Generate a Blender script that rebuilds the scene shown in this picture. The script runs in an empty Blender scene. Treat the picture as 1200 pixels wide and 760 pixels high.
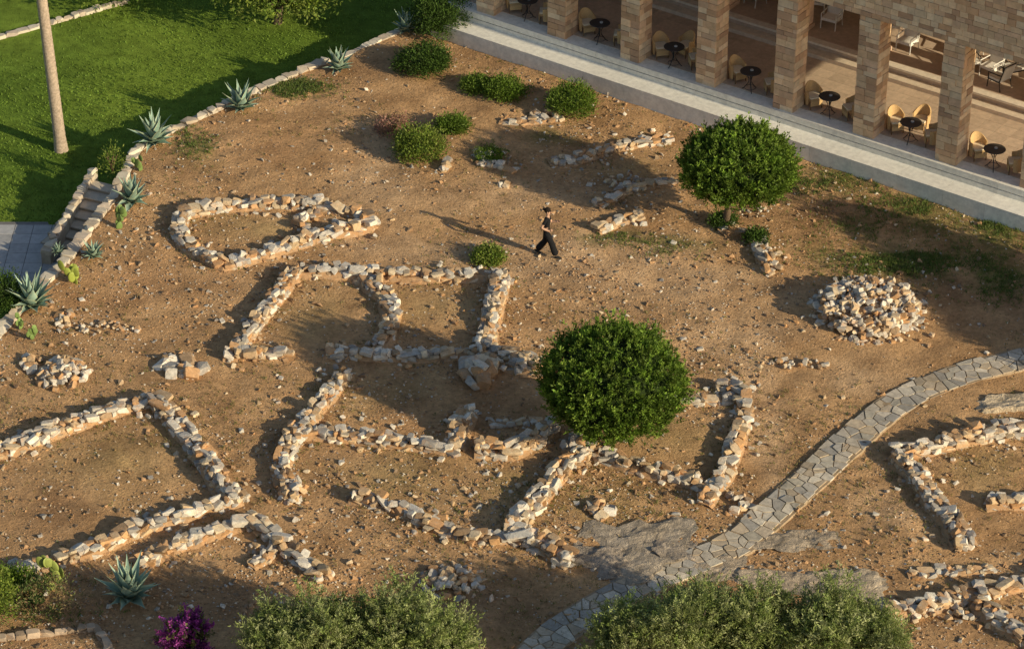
import bpy, bmesh, math, random
import numpy as np
from mathutils import Vector, Matrix
random.seed(7); RNG=np.random.default_rng(7)
scene=bpy.context.scene
# ------------------------------------------------------------------ camera / survey
PITCH=math.radians(32); FPX=3600.0; DIST=96.0
CAM=np.array([0,-DIST*math.cos(PITCH),DIST*math.sin(PITCH)])
FW=np.array([0,math.cos(PITCH),-math.sin(PITCH)]); UP=np.array([0,math.sin(PITCH),math.cos(PITCH)]); RT=np.array([1.,0,0])
def G(u,v,z=0.0):
    d=FW+RT*((u-600)/FPX)-UP*((v-380)/FPX)
    return CAM+d*((z-CAM[2])/d[2])
def SC(u,v,z=0.0):
    return FPX/np.dot(G(u,v,z)-CAM,FW)
cd=bpy.data.cameras.new('camera'); cam=bpy.data.objects.new('camera',cd); scene.collection.objects.link(cam)
cam.location=CAM; cam.rotation_euler=(math.radians(90)-PITCH,0,0)
cd.sensor_width=36; cd.lens=36*FPX/1200; cd.clip_end=6000; cd.clip_start=1; scene.camera=cam
# ------------------------------------------------------------------ light
ELEV=math.radians(19.5); SAZ=math.radians(-35.2); sd=np.array([math.cos(SAZ),math.sin(SAZ)])
sunpos=Vector((sd[0]*math.cos(ELEV),sd[1]*math.cos(ELEV),math.sin(ELEV)))
sl=bpy.data.lights.new('sun','SUN'); sl.energy=5.0; sl.angle=math.radians(0.5); sl.color=(1.0,0.86,0.60)
so=bpy.data.objects.new('sun',sl); scene.collection.objects.link(so); so.rotation_euler=(-sunpos).to_track_quat('-Z','Y').to_euler()
w=bpy.data.worlds.new('World'); scene.world=w; w.use_nodes=True
nt=w.node_tree; bg=nt.nodes['Background']; sky=nt.nodes.new('ShaderNodeTexSky'); sky.sky_type='NISHITA'; sky.sun_disc=False
sky.sun_elevation=ELEV; sky.sun_rotation=math.atan2(sd[0],sd[1]); nt.links.new(sky.outputs[0],bg.inputs[0]); bg.inputs[1].default_value=0.11
scene.view_settings.view_transform='Standard'; scene.view_settings.look='None'; scene.view_settings.exposure=0
# ------------------------------------------------------------------ noise
LAT=RNG.random((256,256))
def vnoise(x,y,s=0):
    x=np.asarray(x,float)+s*17.3; y=np.asarray(y,float)+s*9.1
    xi=np.floor(x).astype(int); yi=np.floor(y).astype(int); fx=x-xi; fy=y-yi
    fx=fx*fx*(3-2*fx); fy=fy*fy*(3-2*fy)
    a=LAT[xi%256,yi%256]; b=LAT[(xi+1)%256,yi%256]; c=LAT[xi%256,(yi+1)%256]; d=LAT[(xi+1)%256,(yi+1)%256]
    return (a*(1-fx)+b*fx)*(1-fy)+(c*(1-fx)+d*fx)*fy
def fbm(x,y,o=4,s=0):
    r=0;a=.5;t=0
    for i in range(o):
        r=r+a*vnoise(x*2**i,y*2**i,s+i*3); t+=a; a*=.5
    return r/t
def Hg(x,y):
    return (fbm(x*.35,y*.35,3,1)-.5)*.18+(fbm(x*1.6,y*1.6,3,5)-.5)*.10
# ------------------------------------------------------------------ mesh helpers
def fast(name,V,F,C=None,mat=None,smooth=False,parent=None):
    V=np.asarray(V,np.float32); F=np.asarray(F,np.int32); k=F.shape[1]
    me=bpy.data.meshes.new(name); me.vertices.add(len(V)); me.vertices.foreach_set('co',V.ravel())
    me.loops.add(F.size); me.loops.foreach_set('vertex_index',F.ravel())
    me.polygons.add(len(F)); me.polygons.foreach_set('loop_start',np.arange(0,F.size,k,dtype=np.int32))
    me.polygons.foreach_set('use_smooth',np.full(len(F),smooth))
    me.update(calc_edges=True); me.validate()
    if C is not None:
        ca=me.color_attributes.new('Col','FLOAT_COLOR','POINT')
        cc=np.ones((len(V),4),np.float32); cc[:,:3]=C; ca.data.foreach_set('color',cc.ravel())
    ob=bpy.data.objects.new(name,me); scene.collection.objects.link(ob)
    if mat: me.materials.append(mat)
    if parent: ob.parent=parent
    return ob
class Acc:
    def __init__(s): s.V=[];s.F=[];s.C=[];s.n=0
    def add(s,V,F,C):
        s.V.append(V); s.F.append(F+s.n); s.C.append(C); s.n+=len(V)
    def obj(s,name,mat,smooth=False,parent=None):
        return fast(name,np.concatenate(s.V),np.concatenate(s.F),np.concatenate(s.C),mat,smooth,parent)
class MB:
    def __init__(s): s.V=[];s.F=[];s.C=[]
    def add(s,V,F,c):
        n=len(s.V); s.V+= [tuple(map(float,v)) for v in V]; s.F+=[[i+n for i in f] for f in F]
        s.C+= [tuple(c)]*len(V) if np.ndim(c)==1 else [tuple(q) for q in c]
    def box(s,c,d,col,rz=0,taper=1.0):
        cx,cy,cz=c; dx,dy,dz=[q/2 for q in d]; V=[]
        for z in(-1,1):
            t=taper if z>0 else 1
            for (x,y) in((-1,-1),(1,-1),(1,1),(-1,1)):
                X=x*dx*t;Y=y*dy*t
                V.append((cx+X*math.cos(rz)-Y*math.sin(rz),cy+X*math.sin(rz)+Y*math.cos(rz),cz+z*dz))
        s.add(V,[(3,2,1,0),(4,5,6,7),(0,1,5,4),(1,2,6,5),(2,3,7,6),(3,0,4,7)],col)
    def tube(s,path,rad,col,n=8,caps=True):
        path=[Vector(p) for p in path]; V=[];F=[]
        if not hasattr(rad,'__len__'): rad=[rad]*len(path)
        for i,p in enumerate(path):
            t=(path[min(i+1,len(path)-1)]-path[max(i-1,0)]).normalized()
            a=t.cross(Vector((0,0,1))); 
            if a.length<1e-3: a=Vector((1,0,0))
            a.normalize(); b=t.cross(a).normalized()
            for k in range(n):
                q=2*math.pi*k/n; V.append(p+(a*math.cos(q)+b*math.sin(q))*rad[i])
        for i in range(len(path)-1):
            for k in range(n):
                F.append((i*n+k,i*n+(k+1)%n,(i+1)*n+(k+1)%n,(i+1)*n+k))
        if caps: F.append(tuple(range(n-1,-1,-1))); F.append(tuple((len(path)-1)*n+k for k in range(n)))
        s.add(V,F,col)
    def disc(s,c,r,h,col,n=20):
        s.tube([c,(c[0],c[1],c[2]+h)],[r,r],col,n)
    def ell(s,c,r,col,seg=10,ring=7,M=None):
        V=[];F=[]
        for i in range(ring+1):
            th=math.pi*i/ring
            for k in range(seg):
                ph=2*math.pi*k/seg; v=Vector((r[0]*math.sin(th)*math.cos(ph),r[1]*math.sin(th)*math.sin(ph),r[2]*math.cos(th)))
                if M is not None: v=M@v
                V.append(v+Vector(c))
        for i in range(ring):
            for k in range(seg): F.append((i*seg+k,(i+1)*seg+k,(i+1)*seg+(k+1)%seg,i*seg+(k+1)%seg))
        s.add(V,F,col)
    def mesh(s,name,mat,smooth=False):
        me=bpy.data.meshes.new(name); me.from_pydata(s.V,[],s.F); me.validate(); me.update()
        ca=me.color_attributes.new('Col','FLOAT_COLOR','POINT'); cc=np.ones((len(s.V),4),np.float32); cc[:,:3]=s.C
        ca.data.foreach_set('color',cc.ravel()); me.materials.append(mat)
        me.polygons.foreach_set('use_smooth',np.full(len(me.polygons),smooth)); return me
    def obj(s,name,mat,smooth=False,parent=None):
        ob=bpy.data.objects.new(name,s.mesh(name,mat,smooth)); scene.collection.objects.link(ob)
        if parent: ob.parent=parent
        return ob
# ------------------------------------------------------------------ materials
def mk(name,rough=.9,nscale=6,lo=.75,hi=1.2,bump=.3,bscale=20,bdist=.02,detail=6,spec=.2,extra=None):
    m=bpy.data.materials.new(name); m.use_nodes=True; t=m.node_tree; L=t.links; N=t.nodes; b=N['Principled BSDF']
    b.inputs['Roughness'].default_value=rough; b.inputs['Specular IOR Level'].default_value=spec
    at=N.new('ShaderNodeAttribute'); at.attribute_name='Col'; tc=N.new('ShaderNodeTexCoord')
    n=N.new('ShaderNodeTexNoise'); n.inputs['Scale'].default_value=nscale; n.inputs['Detail'].default_value=detail; n.inputs['Roughness'].default_value=.65
    L.new(tc.outputs['Object'],n.inputs['Vector'])
    mr=N.new('ShaderNodeMapRange'); mr.inputs[1].default_value=.3; mr.inputs[2].default_value=.7; mr.inputs[3].default_value=lo; mr.inputs[4].default_value=hi
    L.new(n.outputs['Fac'],mr.inputs[0])
    vm=N.new('ShaderNodeVectorMath'); vm.operation='SCALE'; L.new(at.outputs['Color'],vm.inputs[0]); L.new(mr.outputs[0],vm.inputs['Scale'])
    out=vm.outputs[0]
    if extra: out=extra(t,tc,out)
    L.new(out,b.inputs['Base Color'])
    if bump>0:
        n2=N.new('ShaderNodeTexNoise'); n2.inputs['Scale'].default_value=bscale; n2.inputs['Detail'].default_value=6; n2.inputs['Roughness'].default_value=.7; L.new(tc.outputs['Object'],n2.inputs['Vector'])
        bp=N.new('ShaderNodeBump'); bp.inputs['Strength'].default_value=bump; bp.inputs['Distance'].default_value=bdist
        L.new(n2.outputs['Fac'],bp.inputs['Height']); L.new(bp.outputs[0],b.inputs['Normal'])
    return m
def ground_extra(t,tc,out):
    N=t.nodes;L=t.links
    n=N.new('ShaderNodeTexNoise'); n.inputs['Scale'].default_value=.55; n.inputs['Detail'].default_value=9; n.inputs['Roughness'].default_value=.65; L.new(tc.outputs['Object'],n.inputs['Vector'])
    r=N.new('ShaderNodeValToRGB'); r.color_ramp.elements[0].position=.36; r.color_ramp.elements[0].color=(.68,.65,.62,1); r.color_ramp.elements[1].position=.64; r.color_ramp.elements[1].color=(1.14,1.14,1.12,1)
    L.new(n.outputs['Fac'],r.inputs[0])
    m=N.new('ShaderNodeMix'); m.data_type='RGBA'; m.blend_type='MULTIPLY'; m.inputs[0].default_value=1; L.new(out,m.inputs[6]); L.new(r.outputs[0],m.inputs[7])
    v=N.new('ShaderNodeTexVoronoi'); v.inputs['Scale'].default_value=9; L.new(tc.outputs['Object'],v.inputs['Vector'])
    r2=N.new('ShaderNodeValToRGB'); r2.color_ramp.elements[0].position=.12; r2.color_ramp.elements[0].color=(1,1,1,1); r2.color_ramp.elements[1].position=.2; r2.color_ramp.elements[1].color=(0,0,0,1)
    L.new(v.outputs['Distance'],r2.inputs[0])
    n3=N.new('ShaderNodeTexNoise'); n3.inputs['Scale'].default_value=1.3; L.new(tc.outputs['Object'],n3.inputs['Vector'])
    r3=N.new('ShaderNodeValToRGB'); r3.color_ramp.elements[0].position=.48; r3.color_ramp.elements[0].color=(0,0,0,1); r3.color_ramp.elements[1].position=.62; r3.color_ramp.elements[1].color=(.6,.6,.6,1); L.new(n3.outputs['Fac'],r3.inputs[0])
    mm=N.new('ShaderNodeMath'); mm.operation='MULTIPLY'; L.new(r2.outputs[0],mm.inputs[0]); L.new(r3.outputs[0],mm.inputs[1])
    m2=N.new('ShaderNodeMix'); m2.data_type='RGBA'; L.new(mm.outputs[0],m2.inputs[0]); L.new(m.outputs[2],m2.inputs[6]); m2.inputs[7].default_value=(.70,.53,.36,1)
    v4=N.new('ShaderNodeTexVoronoi'); v4.inputs['Scale'].default_value=6; L.new(tc.outputs['Object'],v4.inputs['Vector'])
    r4=N.new('ShaderNodeValToRGB'); r4.color_ramp.elements[0].position=.09; r4.color_ramp.elements[0].color=(.45,.42,.4,1); r4.color_ramp.elements[1].position=.19; r4.color_ramp.elements[1].color=(1,1,1,1); L.new(v4.outputs['Distance'],r4.inputs[0])
    m3=N.new('ShaderNodeMix'); m3.data_type='RGBA'; m3.blend_type='MULTIPLY'; m3.inputs[0].default_value=.8; L.new(m2.outputs[2],m3.inputs[6]); L.new(r4.outputs[0],m3.inputs[7])
    return m3.outputs[2]
def stone_extra(t,tc,out):
    # rust / iron staining and grey lichen in patches
    N=t.nodes;L=t.links
    for sc,a,b,col,amt in((3.1,.52,.68,(.60,.30,.12,1),.55),(4.3,.56,.70,(.40,.37,.32,1),.6)):
        n=N.new('ShaderNodeTexNoise'); n.inputs['Scale'].default_value=sc; n.inputs['Detail'].default_value=7; n.inputs['Roughness'].default_value=.7
        mp=N.new('ShaderNodeMapping'); mp.inputs['Location'].default_value=(sc*7,sc*3,1); L.new(tc.outputs['Object'],mp.inputs[0]); L.new(mp.outputs[0],n.inputs['Vector'])
        r=N.new('ShaderNodeMapRange'); r.inputs[1].default_value=a; r.inputs[2].default_value=b; r.inputs[3].default_value=0; r.inputs[4].default_value=amt; L.new(n.outputs['Fac'],r.inputs[0])
        m=N.new('ShaderNodeMix'); m.data_type='RGBA'; L.new(r.outputs[0],m.inputs[0]); L.new(out,m.inputs[6]); m.inputs[7].default_value=col; out=m.outputs[2]
    return out
M_ground=mk('dirt',.97,7,.70,1.2,1,13,.09,9,.05,ground_extra)
M_stone=mk('rubble_stone',.92,9,.70,1.2,.6,26,.03,extra=stone_extra)
M_flag=mk('flagstone',.92,7,.72,1.18,.5,26,.02)
M_rock=mk('weathered_rock',.95,4,.55,1.3,1,9,.12,9)
M_block=mk('stone_block',.9,5,.82,1.12,.3,25,.01)
M_lawn=mk('lawn_grass',.95,2,.62,1.28,1,22,.08,9,.05)
M_plain=mk('matte',.7,15,.92,1.06,0)
M_wick=mk('wicker',.75,60,.65,1.25,.6,90,.01)
M_cloth=mk('cloth',.9,20,.8,1.15,.2,40,.01)
M_metal=mk('iron',.45,20,.9,1.1,0,spec=.5)
M_trunk=mk('bark',.95,12,.6,1.3,.8,30,.03)
M_core=mk('foliage_core',1,8,.6,1.2,.8,14,.1)
def leafmat(name,tr=.35,rough=.6):
    m=bpy.data.materials.new(name); m.use_nodes=True; t=m.node_tree; N=t.nodes; L=t.links; N.remove(N['Principled BSDF'])
    at=N.new('ShaderNodeAttribute'); at.attribute_name='Col'
    d=N.new('ShaderNodeBsdfDiffuse'); tl=N.new('ShaderNodeBsdfTranslucent'); g=N.new('ShaderNodeBsdfGlossy'); g.inputs['Roughness'].default_value=rough; g.inputs[0].default_value=(.5,.5,.5,1)
    a=N.new('ShaderNodeMixShader'); a.inputs[0].default_value=tr; b=N.new('ShaderNodeMixShader'); b.inputs[0].default_value=.03
    L.new(at.outputs['Color'],d.inputs[0]); L.new(at.outputs['Color'],tl.inputs[0]); L.new(d.outputs[0],a.inputs[1]); L.new(tl.outputs[0],a.inputs[2])
    L.new(a.outputs[0],b.inputs[1]); L.new(g.outputs[0],b.inputs[2]); L.new(b.outputs[0],N['Material Output'].inputs[0]); return m
M_leaf=leafmat('leaves'); M_agave=mk('agave_leaf',.55,8,.85,1.12,0,spec=.3)
# ------------------------------------------------------------------ boundary of the dirt terrace
bpx=[(-700,1100),(-150,560),(0,388),(78,305),(135,228),(160,175),(205,150),(300,107),(385,70),(470,35),(560,-5),(800,-110)]
BP=np.array([G(u,v,0)[:2] for u,v in bpx]); BY=BP[:,1]; BX=BP[:,0]
def Xb(y): return np.interp(y,BY,BX)
LZ=-0.95
def inb(x,y): return x>Xb(y)+.25
# ------------------------------------------------------------------ ground
def graded(a,b,step,far,n=14):
    mid=np.arange(a,b,step); lo=a-np.geomspace(step,far,n)[::-1]; hi=b+np.geomspace(step,far,n); return np.concatenate([lo,mid,hi])
ylo=G(600,800)[1]; yhi=G(600,-60)[1]
ys=graded(ylo,yhi,.15,1500); 
of=np.concatenate([[0],np.arange(.12,50,.15),50+np.geomspace(.3,1600,14)])
Y,O=np.meshgrid(ys,of,indexing='ij'); X=Xb(Y)+O
Z=Hg(X,Y)*np.clip(1-(np.abs(X)+np.abs(Y)-70)/60,0,1)
Z[:,0]=LZ-.1; X[:,0]+=.1
C=np.zeros(X.shape+(3,)); 
base=np.array([.63,.385,.195]); C[:]=base
def blob(u,v,ru,rv,col,amt,s=3,nz=1.1):
    c=G(u,v); sx=SC(u,v); rx=ru/sx; ry=rv/(sx*math.sin(PITCH))
    d=np.sqrt(((X-c[0])/rx)**2+((Y-c[1])/ry)**2)
    m=np.clip(1.15-d+ (fbm(X*.9,Y*.9,4,s)-.5)*nz,0,1)*amt; m=np.clip(m,0,1)[...,None]
    C[:]=C*(1-m)+np.array(col)*m
lg=np.array([.73,.485,.28]); dk=np.array([.41,.245,.13]); gr=np.array([.15,.18,.045]); dry=np.array([.49,.345,.155]); red=np.array([.57,.30,.14])
for a in [(640,310,240,30),(800,330,150,40),(870,400,90,50),(905,520,25,120),(440,210,60,80),(880,470,40,60),(700,290,200,25),(440,290,60,20),(590,230,150,25),(1050,600,50,25),(1000,440,70,25)]: blob(*a,lg,.8)
for a in [(510,360,60,35),(370,365,50,40),(470,460,90,30),(480,555,110,30),(130,540,90,45),(290,265,80,20),(780,510,70,30),(1150,550,50,30),(600,570,50,35),(700,590,60,25),(740,200,60,20)]: blob(*a,dry,.6,7)
for a in [(100,730,160,40),(600,60,90,25),(760,110,100,20),(60,600,60,40),(260,700,150,30),(600,720,90,30),(420,80,60,25),(960,250,90,40),(1160,350,80,50),(1160,730,70,25)]: blob(*a,dk,.75,9)
for a in [(180,330,90,30),(330,170,90,40),(90,350,70,30),(850,690,120,30),(560,480,200,60)]: blob(*a,red,.4,11)
for a in [(1110,260,110,60),(1050,310,80,30),(1180,260,45,45),(985,215,60,20),(1160,330,50,25),(730,275,40,14),(800,285,40,14),(350,100,30,10),(230,180,30,20),(640,160,40,15)]: blob(*a,gr,.6,13,2.0)
ny,nx=X.shape; idx=np.arange(ny*nx).reshape(ny,nx)
F=np.stack([idx[:-1,:-1],idx[:-1,1:],idx[1:,1:],idx[1:,:-1]],-1).reshape(-1,4)
fast('ground',np.stack([X,Y,Z],-1).reshape(-1,3),F,C.reshape(-1,3),M_ground,True)
# lawn
xs=graded(-45,25,.35,2500,10); yl=graded(-10,60,.35,2500,10)
YY,XX=np.meshgrid(yl,xs,indexing='ij'); fa=np.clip(fbm(XX*.22,YY*.22,4,3)*1.6-.3,0,1)[...,None]
LC=np.array([.13,.21,.03])*(1-fa)+np.array([.23,.32,.045])*fa
mow_shade=(.5+.5*np.tanh(3*np.sin((XX*.55+YY*.83)*2*math.pi/2.6)))[...,None]; LC=LC*(.93+.12*mow_shade)  # mowing stripes painted in, standing in for diagonal shade streaks
i2=np.arange(XX.size).reshape(XX.shape); F2=np.stack([i2[:-1,:-1],i2[:-1,1:],i2[1:,1:],i2[1:,:-1]],-1).reshape(-1,4)
fast('lawn',np.stack([XX,YY,LZ+(fbm(XX*.2,YY*.2,2,6)-.5)*.12*np.clip(1-(np.abs(XX)+np.abs(YY)-90)/60,0,1)],-1).reshape(-1,3),F2,LC.reshape(-1,3),M_lawn,True)
# ------------------------------------------------------------------ leaves
def unit(a): return a/np.maximum(np.linalg.norm(a,axis=1,keepdims=True),1e-9)
def leaves(P,A,L,W,col,acc):
    n=len(P); A=unit(A); R=RNG.normal(size=(n,3)); B=unit(np.cross(A,R)); L=np.broadcast_to(L,(n,))[:,None]; W=np.broadcast_to(W,(n,))[:,None]
    V=np.stack([P,P+A*L*.5+B*W*.5,P+A*L,P+A*L*.5-B*W*.5],1).reshape(-1,3)
    acc.add(V,np.arange(n*4).reshape(n,4),np.repeat(col,4,0))
def in_lawn(n):
    u=RNG.uniform(-30,560,n); v=RNG.uniform(-30,400,n); P=np.array([G(a,b,LZ) for a,b in zip(u,v)]); return P[P[:,0]<Xb(P[:,1])-.3]
P=in_lawn(45000); a=Acc(); P[:,2]=LZ-.01
kcol=np.array([.17,.26,.035])*(0.5+fbm(P[:,0]*.5,P[:,1]*.5,3,8))[:,None]*RNG.uniform(.7,1.4,(len(P),1))
leaves(P,np.array([0,0,1.])+RNG.normal(size=P.shape)*.5,RNG.uniform(.05,.11,len(P)),.04,kcol,a); a.obj('grass_blades',M_leaf)
# ------------------------------------------------------------------ stones
def ico(sub):
    bm=bmesh.new(); bmesh.ops.create_icosphere(bm,subdivisions=sub,radius=1); bm.verts.ensure_lookup_table()
    V=np.array([v.co[:] for v in bm.verts]); F=np.array([[v.index for v in f.verts] for f in bm.faces]); bm.free(); return V,F
I3V,I3F=ico(4); I4V,I4F=ico(5)
def tohull(P):
    bm=bmesh.new(); [bm.verts.new(q) for q in P]; bmesh.ops.convex_hull(bm,input=bm.verts[:])
    for v in [v for v in bm.verts if not v.link_faces]: bm.verts.remove(v)
    bmesh.ops.triangulate(bm,faces=bm.faces[:]); bmesh.ops.recalc_face_normals(bm,faces=bm.faces[:]); bm.verts.index_update(); bm.verts.ensure_lookup_table()
    V=np.array([v.co[:] for v in bm.verts]); F=np.array([[v.index for v in f.verts] for f in bm.faces]); bm.free(); return V,F
def hullvar(npt,seed,pw=.55):
    r=np.random.default_rng(seed); p=r.normal(size=(npt,3)); p/=np.linalg.norm(p,axis=1,keepdims=True)
    p=np.sign(p)*np.abs(p)**pw; p*=r.uniform(.85,1.05,(npt,1)); V,F=tohull(p); V-= (V.max(0)+V.min(0))/2; V/=np.abs(V).max(0); return V,F
def blockvar(seed):
    r=np.random.default_rng(seed); P=[]
    for x in(-1,1):
        for y in(-1,1):
            for z in(-1,1):
                c=r.uniform(.15,.6,3); q=np.array([x,y,z],float)*r.uniform(.8,1,3)
                for a in range(3):
                    t=q.copy(); t[a]*=1-c[a]; t*=r.uniform(.85,1.0,3); P.append(t)
    V,F=tohull(P); V/=np.abs(V).max(0); return V,F
VARS=[blockvar(s) for s in range(18)]+[hullvar(16,s,.62) for s in range(26)]; VAR0=[hullvar(9,s+90,.8) for s in range(16)]
def rockvar(V,npl=9,seed=0):
    r=np.random.default_rng(seed); V=V.copy()*1.25
    N=unit(np.vstack([r.normal(size=(npl,3)),[[0,0,1],[0,0,-1],[1,0,0],[-1,0,0],[0,1,0],[0,-1,0]]+r.normal(size=(6,3))*.12]))
    for nrm in N:
        d=r.uniform(.72,.98); e=np.maximum(0,V@nrm-d); V-=e[:,None]*nrm
    return V/np.abs(V).max(0)
PAL=np.array([[.74,.66,.54],[.68,.54,.36],[.63,.44,.26],[.62,.36,.17],[.50,.45,.38],[.80,.73,.61],[.40,.27,.16],[.64,.49,.32],[.72,.63,.50],[.52,.31,.16],[.57,.52,.45],[.42,.38,.33],[.76,.68,.56],[.66,.47,.27]])
def stones(acc,P,S,yaw,tilt=.15,col=None,low=False):
    n=len(P)
    if n==0: return
    if col is None: col=PAL[RNG.integers(0,len(PAL),n)]*RNG.uniform(.75,1.10,(n,1))
    vs=VAR0 if low else VARS; pick=RNG.integers(0,len(vs),n); txa=RNG.normal(size=n)*tilt; tya=RNG.normal(size=n)*tilt
    for q in range(len(vs)):
        k_=pick==q; m=k_.sum()
        if m==0: continue
        V0,Fb=vs[q]; V=V0[None]*(S[k_]/2)[:,None,:]
        x,y,z=V[...,0],V[...,1],V[...,2]; tx=txa[k_]; ty=tya[k_]; cy,sy=np.cos(yaw[k_]),np.sin(yaw[k_])
        c,s=np.cos(tx)[:,None],np.sin(tx)[:,None]; y,z=y*c-z*s,y*s+z*c
        c,s=np.cos(ty)[:,None],np.sin(ty)[:,None]; x,z=x*c+z*s,-x*s+z*c
        x,y=x*cy[:,None]-y*sy[:,None],x*sy[:,None]+y*cy[:,None]
        V=np.stack([x,y,z],-1)+P[k_][:,None,:]; k=V.shape[1]
        F=(Fb[None]+(np.arange(m)*k)[:,None,None]).reshape(-1,3); acc.add(V.reshape(-1,3),F,np.repeat(col[k_],k,0))
def resample(P,step):
    P=np.asarray(P); d=np.r_[0,np.cumsum(np.linalg.norm(np.diff(P,axis=0),axis=1))]
    def f(s): return np.stack([np.interp(s,d,P[:,0]),np.interp(s,d,P[:,1])],-1)
    return d[-1],f
WALLPTS=[]
def wall(px,wd=.5,h=.42,name='ruined_stone_wall',ls=.25,seed=0):
    acc=Acc(); h=h*.86; wd=wd*.94
    P=[G(u,v,.18)[:2] for u,v in px]; L,f=resample(P,.1)
    def tan(s):
        t=f(np.minimum(s+.12,L))-f(np.maximum(s-.12,0)); return unit(t)
    nc=max(1,int(round(h/.115))); lanes=max(2,int(round(wd/.19)))
    for k in range(nc):
        for j in range(lanes):
            edge=j in(0,lanes-1); s=[RNG.uniform(0,.12)]; ln=[]
            while s[-1]<L:
                l=ls*np.exp(RNG.normal()*.38)*(1.05 if edge else .85); ln.append(l); s.append(s[-1]+l*.95)
            s=np.array(s[:-1])+np.array(ln)*.5; ln=np.array(ln); s=np.clip(s,0,L); n=len(s)
            prof=nc*(.32+1.15*fbm(s*.6,np.full(n,seed*1.7+3.3),3,seed))
            keep=(k==0)|(k<prof); keep&=RNG.random(n)>.04+.09*k
            s=s[keep]; ln=ln[keep]; n=len(s)
            if n==0: continue
            t=((j+.5)/lanes-.5)*wd*(1-.05*k)+RNG.normal(size=n)*.032
            T=tan(s); Nn=np.stack([-T[:,1],T[:,0]],-1); wob=(fbm(s*.7,np.full(n,seed*2.1),3,4)-.5)*.18; xy=f(s)+Nn*(t+wob)[:,None]
            S=np.stack([ln*1.05,wd/lanes*RNG.uniform(.85,1.5,n),RNG.uniform(.09,.19,n)],-1)
            z=.03+k*.112+RNG.normal(size=n)*.022+Hg(xy[:,0],xy[:,1])*.8
            yaw=np.arctan2(T[:,1],T[:,0])+RNG.normal(size=n)*(.28 if edge else .6)
            big=RNG.random(n)<.07; S[big]*=np.array([1.3,1.3,1.5])
            stones(acc,np.column_stack([xy,z]),S,yaw,.17)
    n=int(L*10); s=RNG.uniform(0,L,n); T=tan(s); Nn=np.stack([-T[:,1],T[:,0]],-1); xy=f(s)+Nn*(RNG.normal(size=n)*wd*.95)[:,None]
    sz=.03+.17*RNG.random(n)**2.2; stones(acc,np.column_stack([xy,Hg(xy[:,0],xy[:,1])+sz*.15]),np.stack([sz*1.3,sz,sz*.7],-1),RNG.uniform(0,6,n),.3)
    WALLPTS.append((f,L,wd))
    s=np.linspace(0,L,max(3,int(L/.3))); T=tan(s); Nn=np.stack([-T[:,1],T[:,0]],-1); wob=(fbm(s*.7,np.full(len(s),seed*2.1),3,4)-.5)*.18; c=f(s)+Nn*wob[:,None]; hz=max(.05,h*.3)
    prof=[(-.78*wd,-.1),(-.34*wd,hz),(.34*wd,hz),(.78*wd,-.1)]
    V=np.concatenate([np.column_stack([c+Nn*o,np.full(len(s),z)+RNG.normal(size=len(s))*.02]) for o,z in prof]); m=len(s)
    F=[]
    for q in range(3):
        for i in range(m-1): 
            a0=q*m+i; F+= [(a0,a0+m,a0+m+1),(a0,a0+m+1,a0+1)]
    acc.add(V,np.array(F),np.tile([.50,.31,.165],(len(V),1)))
    acc.obj(name,M_stone)
W=[
 ([(207,268),(213,250),(240,241),(300,236),(375,237)],.5,.38),
 ([(207,268),(225,288),(262,308),(320,292),(378,272),(438,258),(415,246),(380,240)],.5,.38),
 ([(375,244),(345,255),(372,272)],.4,.3),
 ([(272,413),(300,378),(325,343),(343,316)],.55,.4),([(262,412),(300,413),(338,410)],.5,.35),
 ([(343,314),(420,316),(500,320),(590,317)],.5,.42),([(588,318),(580,350),(572,385),(566,408)],.6,.5),
 ([(424,320),(452,346),(459,365),(450,392),(440,413)],.55,.45),([(380,410),(430,413),(500,413),(570,411)],.48,.4),
 ([(560,412),(600,420),(638,428)],.8,.5),
 ([(405,433),(385,457),(362,485),(340,512),(331,545),(340,582)],.55,.42),
 ([(345,503),(400,506),(470,515),(532,524)],.5,.42),([(530,522),(536,500),(546,478)],.6,.5),
 ([(556,525),(600,526),(630,510),(648,500)],.6,.5),([(572,489),(600,490),(628,486)],.3,.15),
 ([(690,528),(663,540),(645,568),(622,596)],.55,.42),([(690,525),(735,540),(790,556),(835,568)],.55,.45),
 ([(826,588),(845,560),(860,525),(872,490),(868,458),(845,450)],.5,.38),([(862,462),(830,464),(795,462)],.45,.3),
 ([(412,578),(450,588),(500,608),(555,630),(600,628)],.5,.42),([(598,630),(608,606)],.6,.5),([(600,625),(640,640),(668,655)],.65,.5),
 ([(-30,535),(20,519),(60,503),(120,482),(182,466)],.55,.45),([(182,466),(212,498),(240,535),(262,568),(282,582)],.6,.5),
 ([(282,580),(225,597),(170,613),(110,640),(50,660),(-20,682)],.5,.4),
 ([(165,655),(200,636),(250,620),(300,606)],.5,.38),([(296,606),(325,630),(350,652),(378,672)],.5,.38),([(295,660),(320,640)],.35,.25),
 ([(1240,498),(1180,505),(1120,515),(1052,530)],.55,.5),([(1052,528),(1078,558),(1100,590),(1118,612),(1132,635)],.6,.45),([(1155,585),(1240,583)],.5,.35),
 ([(1030,716),(1085,704),(1140,692),(1230,672)],.5,.42),([(1148,700),(1170,722),(1205,745),(1240,765)],.55,.4),([(1064,668),(1110,664),(1160,661)],.4,.15),
 ([(645,190),(672,184),(705,172),(740,165),(782,160)],.55,.28),([(698,238),(738,215),(790,208)],.45,.25),([(700,268),(722,258),(748,250)],.4,.28),
 ([(585,138),(612,140),(645,136)],.4,.12),([(560,186),(585,190),(602,196)],.5,.12),([(884,273),(893,290),(905,312)],.55,.25),([(845,268),(862,262)],.6,.2),
]
for i,(p,wd,h) in enumerate(W): wall(p,wd,h,seed=i)
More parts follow.
